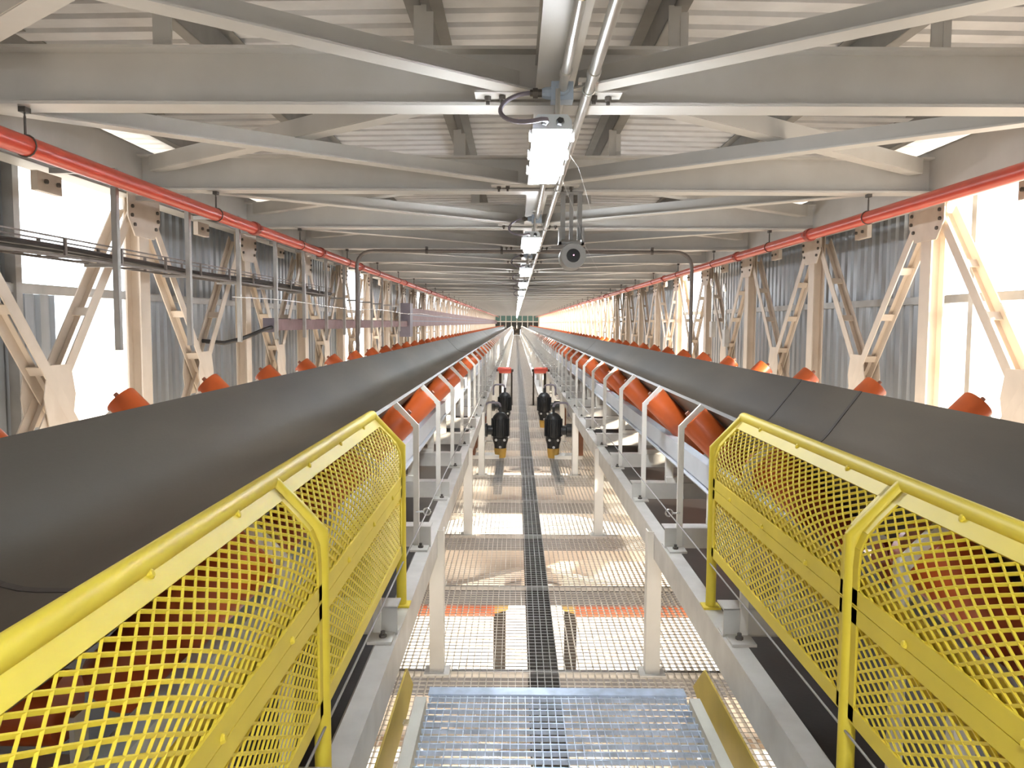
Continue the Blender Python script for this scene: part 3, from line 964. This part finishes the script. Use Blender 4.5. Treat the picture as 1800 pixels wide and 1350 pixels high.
for i in range(-2, 27):
    yc = 4.57 + 5.0 * i
    if yc > 134: break
    if i == 0: lab = 'nearest lit tubular lamp with a looped cable, large and bright'
    elif i < 0: lab = 'lit lamp behind the viewer' + (' farther back' if i < -1 else '') + ', outside the photo'
    elif i < 6: lab = f'{ordw[i]} lit lamp from the viewer, hung under the ceiling conduit'
    else: lab = 'small distant lit lamp in the far row under the ceiling'
    t = thing('ceiling_lamp', lab, 'lamp', (0.0, yc, 0), 'lit lamps under the ceiling conduit')
    put('housing', hm, t); cset(put('diffuser', dm, t), 'glowing white diffuser')
    put('stem', stm, t, (0.03, -0.45, 0)); put('stem', stm, t, (0.03, 0.45, 0))
    if 0 <= i < 6:
        for s in (-1, 1):
            for yc2 in (-0.45, 0.0, 0.45): put('clip', clipm, t, (s * 0.103, yc2, 0))
            put('cable_gland', glm, t, (s * 0.036, 0, 0))
        j = thing('junction_box', f'blue grey junction box above the {"nearest" if i == 0 else ordw[i]} ceiling lamp', 'junction box', (0.055, yc - 0.34, 0), 'junction boxes above the lamps')
        put('box_body', jbm, j); put('cable_gland', jgm, j)
        mb = MB()
        ct = []
        for k in range(17):
            a = k / 16
            ang = math.pi * a
            x = -0.16 - 0.17 * math.sin(ang) + (0.05 * a)
            yq = -0.29 * a
            z = 3.10 - (3.10 - LZ - 0.062) * (a * a * (3 - 2 * a)) - 0.03 * math.sin(ang)
            ct.append((x, yq, z))
        ct.append((-0.085, -0.285, LZ + 0.062)); ct.append((-0.091 , -0.25, LZ + 0.062))
        mb.tube(ct, 0.011, 8)
        obj('flex_cable', mb, M['cable'], t, True, (0.055, -0.34, 0))

# camera hung from the second beam
cz, cx, cy = 2.565, 0.35, 7.72
sc = thing('security_camera', 'grey tubular camera with black lens hung from the second beam', 'camera', (0, 0, 0))
mb = MB(); mb.lathe((cx, cy - 0.16, cz), (cx, cy + 0.2, cz), [(0, 0.058), (0.0, 0.112), (0.012, 0.118), (0.34, 0.118), (0.36, 0.10)], 32); obj('housing', mb, M['camgrey'], sc, True)
mb = MB(); mb.lathe((cx, cy - 0.158, cz), (cx, cy - 0.11, cz), [(-0.006, 0.058), (0.0, 0.064), (0.04, 0.064)], 24); obj('lens', mb, M['lens'], sc, True)
mb = MB(); mb.lathe((cx + 0.003, cy - 0.168, cz + 0.004), (cx + 0.003, cy - 0.16, cz + 0.004), [(0, 0.006), (0.008, 0.006)], 10); obj('indicator_light', mb, M['led'], sc)  # reflected glint in the lens, drawn as a small glowing disc
mb = MB()
for dx, hw_ in ((-0.078, 0.022), (0.0, 0.018), (0.078, 0.022)):
    mb.box(cx - 0.01 + dx - hw_, cx - 0.01 + dx + hw_, cy + 0.02, cy + 0.05, cz + 0.16, ZB0 - 0.012)
mb.box(cx - 0.115, cx + 0.095, cy - 0.04, cy + 0.10, ZB0 - 0.012, ZB0 - 0.001)
obj('hanger_bracket', mb, M['camgrey'], sc)
mb = MB(); mb.box(cx - 0.13, cx + 0.11, cy - 0.05, cy + 0.09, cz + 0.115, cz + 0.135)
for dx in (-0.115, 0.095):
    mb.box(cx + dx - 0.012, cx + dx + 0.012, cy - 0.05, cy + 0.09, cz + 0.115, cz + 0.27)
obj('clamp_bracket', mb, M['camgrey'], sc)

# arch conduit across the gallery
def arc_pts(pts, r, n=6):
    out = [Vector(pts[0])]
    for i in range(1, len(pts) - 1):
        p = Vector(pts[i]); a = (Vector(pts[i - 1]) - p).normalized(); b = (Vector(pts[i + 1]) - p).normalized()
        s0 = p + a * r; s1 = p + b * r
        for k in range(n + 1):
            t = k / n
            out.append(s0 * (1 - t) ** 2 + p * (2 * t * (1 - t)) + s1 * t * t)
    out.append(Vector(pts[-1]))
    return out
ac = thing('arch_conduit', 'thick grey conduit bent over the gallery down beside both walls', 'conduit', (0, 0, 0))
mb = MB(); mb.tube(arc_pts([(-2.72, 13.3, -0.15), (-2.72, 13.3, 3.09), (2.64, 13.3, 3.09), (2.64, 13.3, -0.15)], 0.28), 0.030, 12)
obj('pipe', mb, M['tray'], ac, True)
for x in (-1.6, -0.4, 0.9, 2.0):
    mb = MB(); mb.box(x - 0.02, x + 0.02, 13.26, 13.34, 3.125, 3.16); mb.lathe((x - 0.02, 13.3, 3.09), (x + 0.02, 13.3, 3.09), [(0, 0.041), (0.04, 0.041)], 12)
    obj('pipe_clamp', mb, M['darkbolt'], ac)

# ----------------------------------------------------------------------------
# cable trays on the left wall
# ----------------------------------------------------------------------------
TX = -3.30
tr = thing('cable_tray', 'upper zinc ladder cable tray with black cables along the left wall', 'cable tray', (TX, 0, 0))
for z in (2.375, 2.50):
    for dx in (-0.09, 0.09):
        mb = MB(); mb.box(dx - 0.006, dx + 0.006, 2.2, 13.6, z, z + (0.016 if z < 2.4 else 0.010)); obj('side_rail', mb, M['tray'], tr)
rg = MB(); rg.box(-0.09, 0.09, -0.012, 0.012, 2.375, 2.387); rg = rg.mesh('rung', M['tray'])
up = MB()
for dx in (-0.09, 0.09): up.box(dx - 0.008, dx + 0.008, -0.012, 0.012, 2.39, 2.51)
up = up.mesh('stub', M['tray'])
k = 0
while 2.4 + 0.4 * k < 13.5:
    put('rung', rg, tr, (0, 2.4 + 0.4 * k, 0))
    if k % 2 == 0: put('stub', up, tr, (0, 2.4 + 0.4 * k, 0))
    k += 1
for j in range(6):
    mb = MB(); pts = []
    ph = random.uniform(0, 6)
    for k in range(40):
        yq = 2.2 + 11.6 * k / 39
        pts.append((TX - 0.06 + 0.024 * j + 0.012 * math.sin(yq * 1.9 + ph), yq, 2.412 + 0.012 * math.sin(yq * 1.3 + ph * 2) + (0.016 if j % 2 else 0)))
    mb.tube(pts, 0.021, 8)
    tag(obj('power_cable', mb, M['blackcable'], None, True), f'black power cable lying in the upper left tray, {ordw[j]} from the wall', 'cable', 'black cables in the upper tray')
hgm = MB()
hgm.box(-0.125, -0.085, -0.01, 0.01, 1.72, 3.09); hgm.box(-0.125, -0.121, -0.01, 0.045, 1.72, 3.09); hgm.box(-0.125, 0.12, -0.01, 0.03, 2.355, 2.384)
hgm2 = MB(); hgm2.box(0.095, 0.135, -0.012, 0.0, 1.73, 3.09); hgm2.box(0.131, 0.135, -0.012, 0.04, 1.73, 3.09); hgm2.box(-0.12, 0.135, -0.012, 0.03, 2.355, 2.384); hgm2.box(-0.36, 0.135, -0.012, 0.02, 3.05, 3.09)
hgm2 = hgm2.mesh('tray_hanger', M['hanger'])
for j in range(12):
    yq = 6.25 + 1.38 * j
    if yq > 24: break
    nmz = ordw[j]
    tag(put('tray_hanger', hgm2, None, (TX, yq, 0)), f'{nmz} zinc tray hanger from the viewer along the left wall', 'hanger', 'tray hangers along the left wall')

t2 = thing('cable_trough', 'long purple brown cable trough on the left wall above the belt', 'cable tray', (0, 0, 0))
mb = MB()
mb.box(TX - 0.1, TX + 0.06, 10.6, 24.0, 1.84, 1.85); mb.box(TX + 0.055, TX + 0.065, 10.6, 24, 1.84, 1.98); mb.box(TX - 0.105, TX - 0.095, 10.6, 24, 1.84, 1.98); mb.box(TX - 0.11, TX + 0.07, 10.6, 24, 1.98, 1.99)
obj('trough_body', mb, M['trunk'], t2)
mb = MB(); mb.box(TX - 0.11, TX + 0.07, 10.58, 10.6, 1.82, 2.0); obj('end_plate', mb, M['cable'], t2)
for j in range(12):
    mb = MB(); yq = 11.2 + 1.1 * j; mb.box(TX - 0.115, TX + 0.075, yq, yq + 0.05, 1.975, 2.0); obj('cover_strap', mb, M['tray'], t2)
t3 = thing('cable_trunking', 'large stacked purple brown cable trunking along the far left wall', 'cable tray', (0, 0, 0))
for z0, z1 in ((1.84, 1.98), (2.02, 2.16), (2.20, 2.38)):
    mb = MB(); mb.box(TX - 0.12, TX + 0.08, 24.0, 134, z0, z1); obj('tray_level', mb, M['trunk'], t3)
mb = MB(); mb.box(TX - 0.10, TX + 0.07, 24.0, 134, 1.86, 2.36); obj('back_panel', mb, M['cable'], t3)
mb = MB(); mb.box(TX - 0.16, TX + 0.14, 23.4, 24.0, 1.55, 2.50); obj('riser_box', mb, M['cable'], t3)
# loose drop cables at the near end of the trough
mb = MB(); mb.tube([(TX, 10.6, 1.88), (TX - 0.01, 10.3, 1.855), (TX - 0.05, 10.0, 1.80), (TX - 0.15, 9.8, 1.74), (TX - 0.30, 9.7, 1.70), (TX - 0.50, 9.65, 1.72), (TX - 0.80, 9.65, 1.74)], 0.026, 8)
tag(obj('drop_cable', mb, M['blackcable'], None, True), 'short black cable sagging from the near end of the purple brown trough', 'cable')
mb = MB(); mb.tube([(TX + 0.15, 8.7 + 0.5 * k, 2.21 + 0.02 * math.sin(k * 0.4)) for k in range(60)], 0.005, 6)
tag(obj('guide_wire', mb, M['steel'], None, True), 'thin sagging wire strung along the left wall below the tray', 'wire')

# fittings on the right wall behind the arch conduit
for j, (yq, z0, z1) in enumerate(((14.9, 1.55, 2.6), (15.9, 1.7, 2.75))):
    c_ = thing('wall_fitting', f'small zinc junction fitting on the right wall truss, {"nearer" if j == 0 else "farther"} one', 'fitting', (HW - 0.06, yq, 0))
    mb = MB(); mb.box(-0.03, 0.05, -0.09, 0.09, z0, z0 + 0.3); obj('fitting_body', mb, M['galv'], c_)
    mb = MB(); mb.tube([(0, 0, z0 + 0.3), (0, 0, z1)], 0.02, 8); obj('pipe', mb, M['steel'], c_, True)
    mb = MB(); mb.lathe((-0.04, 0, z1), (-0.02, 0, z1), [(0, 0.07), (0.02, 0.08)], 14); obj('cap', mb, M['steel'], c_)

# ----------------------------------------------------------------------------
# belt drives beside the walkway
# ----------------------------------------------------------------------------
def drive(s, yq, label, zb=0.0):
    x = s * 0.385
    t = thing('drive_motor', label, 'motor', (x, yq, zb), 'drive motors beside the walkway')
    mb = MB()
    mb.lathe((0, 0, 0.28), (0, 0, 0.66), [(0, 0.095), (0.03, 0.115), (0.30, 0.115), (0.33, 0.10), (0.37, 0.06), (0.38, 0.03)], 20)
    for k in range(20):
        a = 2 * math.pi * k / 20
        mb.bar((0.122 * math.cos(a), 0.122 * math.sin(a), 0.32), (0.122 * math.cos(a), 0.122 * math.sin(a), 0.57), 0.008, 0.022, up=(math.cos(a), math.sin(a), 0))
    obj('motor_body', mb, M['black'], t, True)
    mb = MB(); mb.box(-0.02, 0.02, -0.02, 0.02, 0.62, 0.74); obj('lifting_lug', mb, M['black'], t)
    mb = MB(); mb.lathe((0, 0, 0.13), (0, 0, 0.29), [(0, 0.085), (0.06, 0.09), (0.12, 0.11), (0.16, 0.115)], 16); obj('flange', mb, M['black'], t, True)
    for bx, bz in ((-0.06, 0.27), (0.06, 0.27), (0.0, 0.17)):
        mb = MB(); yb = -math.sqrt(max(0.0001, 0.118 ** 2 - bx * bx)); mb.lathe((bx, yb - 0.02, bz), (bx, yb, bz), [(0, 0.02), (0.03, 0.02)], 8); obj('bolt', mb, M['steel'], t)
    mb = MB(); mb.lathe((0, 0, 0.0), (0, 0, 0.14), [(0, 0.075), (0.02, 0.08), (0.13, 0.092), (0.14, 0.09)], 12); obj('foot_cap', mb, M['amber'], t, True)
    mb = MB(); mb.lathe((s * 0.08, 0.0, 0.40), (s * 0.34, 0.0, 0.40), [(0, 0.07), (0.1, 0.07), (0.11, 0.10), (0.25, 0.10), (0.26, 0.08)], 16); obj('shaft', mb, M['black'], t, True)
    mb = MB(); mb.box(s * 0.36, s * 0.42, -0.18, 0.18, 0.06, 0.72); mb.box(s * 0.33, s * 0.36, -0.12, 0.12, 0.15, 0.6); obj('gearbox_plate', mb, M['brown'], t)
    mb = MB(); mb.tube(arc_pts([(0, 0.02, 0.62), (0, 0.02, 0.80), (s * 0.22, 0.02, 0.80), (s * 0.22, 0.02, 0.60)], 0.07), 0.016, 8); obj('cable_loop', mb, M['cable'], t, True)
for s, w in ((-1, 'left'), (1, 'right')):
    drive(s, 11.9, f'nearer black drive motor with amber foot on the {w} of the walkway')
    drive(s * 0.96, 15.4, f'farther black drive motor with amber foot on the {w} of the walkway')
    mb = MB(); mb.box(s * 0.385 - 0.05, s * 0.385 + 0.05, 10.0, 11.8, -0.15, -0.035); obj('motor_bearer', mb, M['joist'], floor)
    mb = MB(); mb.box(s * 0.40, s * 0.80, 11.75, 12.05, 0.0, 0.05); obj('motor_bracket', mb, M['white'], floor)
    t = thing('scraper_shaft', f'red capped cross shaft on the {w} side of the walkway', 'shaft', (0, 19.6, 0))
    mb = MB(); mb.lathe((s * 0.27, 0, 0.83), (s * 0.60, 0, 0.83), [(0, 0.05), (0.02, 0.075), (0.31, 0.075), (0.33, 0.05)], 14); obj('red_sleeve', mb, M['red'], t, True)
    mb = MB(); mb.tube([(s * 0.22, 0, 0.83), (s * 1.0, 0, 0.83)], 0.03, 10); obj('shaft', mb, M['bearer'], t, True)
    mb = MB(); mb.box(s * 0.24, s * 0.28, -0.02, 0.02, 0.0, 0.80); mb.box(s * 0.50, s * 0.56, -0.03, 0.03, 0.0, 0.77); obj('support', mb, M['bearer'], t)

# red pipe stubs and brackets under the grating
for s, w in ((-1, 'left'), (1, 'right')):
    t = thing('lower_roller', f'orange red roller under the grating floor on the {w} side', 'roller', (0, 6.6, 0))
    mb = MB(); mb.lathe((s * 0.33, 0, -0.36), (s * 1.9, 0, -0.36), [(0, 0.06), (0.0, 0.085), (1.57, 0.085)], 18); obj('roller_shell', mb, M['orange'], t, True)
    mb = MB(); mb.lathe((s * 0.22, 0, -0.36), (s * 0.335, 0, -0.36), [(0, 0.03), (0.06, 0.05), (0.115, 0.06)], 14); obj('bearing', mb, M['amber'], t, True)
    mb = MB(); mb.box(s * 0.24, s * 0.34, -0.02, 0.02, -1.1, -0.38); obj('bracket', mb, M['bearer'], t)

# cobweb threads by the nearest lamp
for j, pts in enumerate((((0.09, 5.1, 2.86), (0.20, 5.5, 2.72), (0.33, 6.0, 2.50), (0.46, 6.4, 2.36)), ((0.10, 4.6, 2.90), (0.19, 4.9, 2.86), (0.25, 5.1, 2.76), (0.29, 5.2, 2.66)))):
    mb = MB(); mb.tube([Vector(p) for p in pts], 0.0005, 5)
    tag(obj('cobweb_thread', mb, M['web'], None, True), f'fine pale cobweb thread trailing right of the nearest lamp, {"longer" if j == 0 else "shorter"} one', 'cobweb')
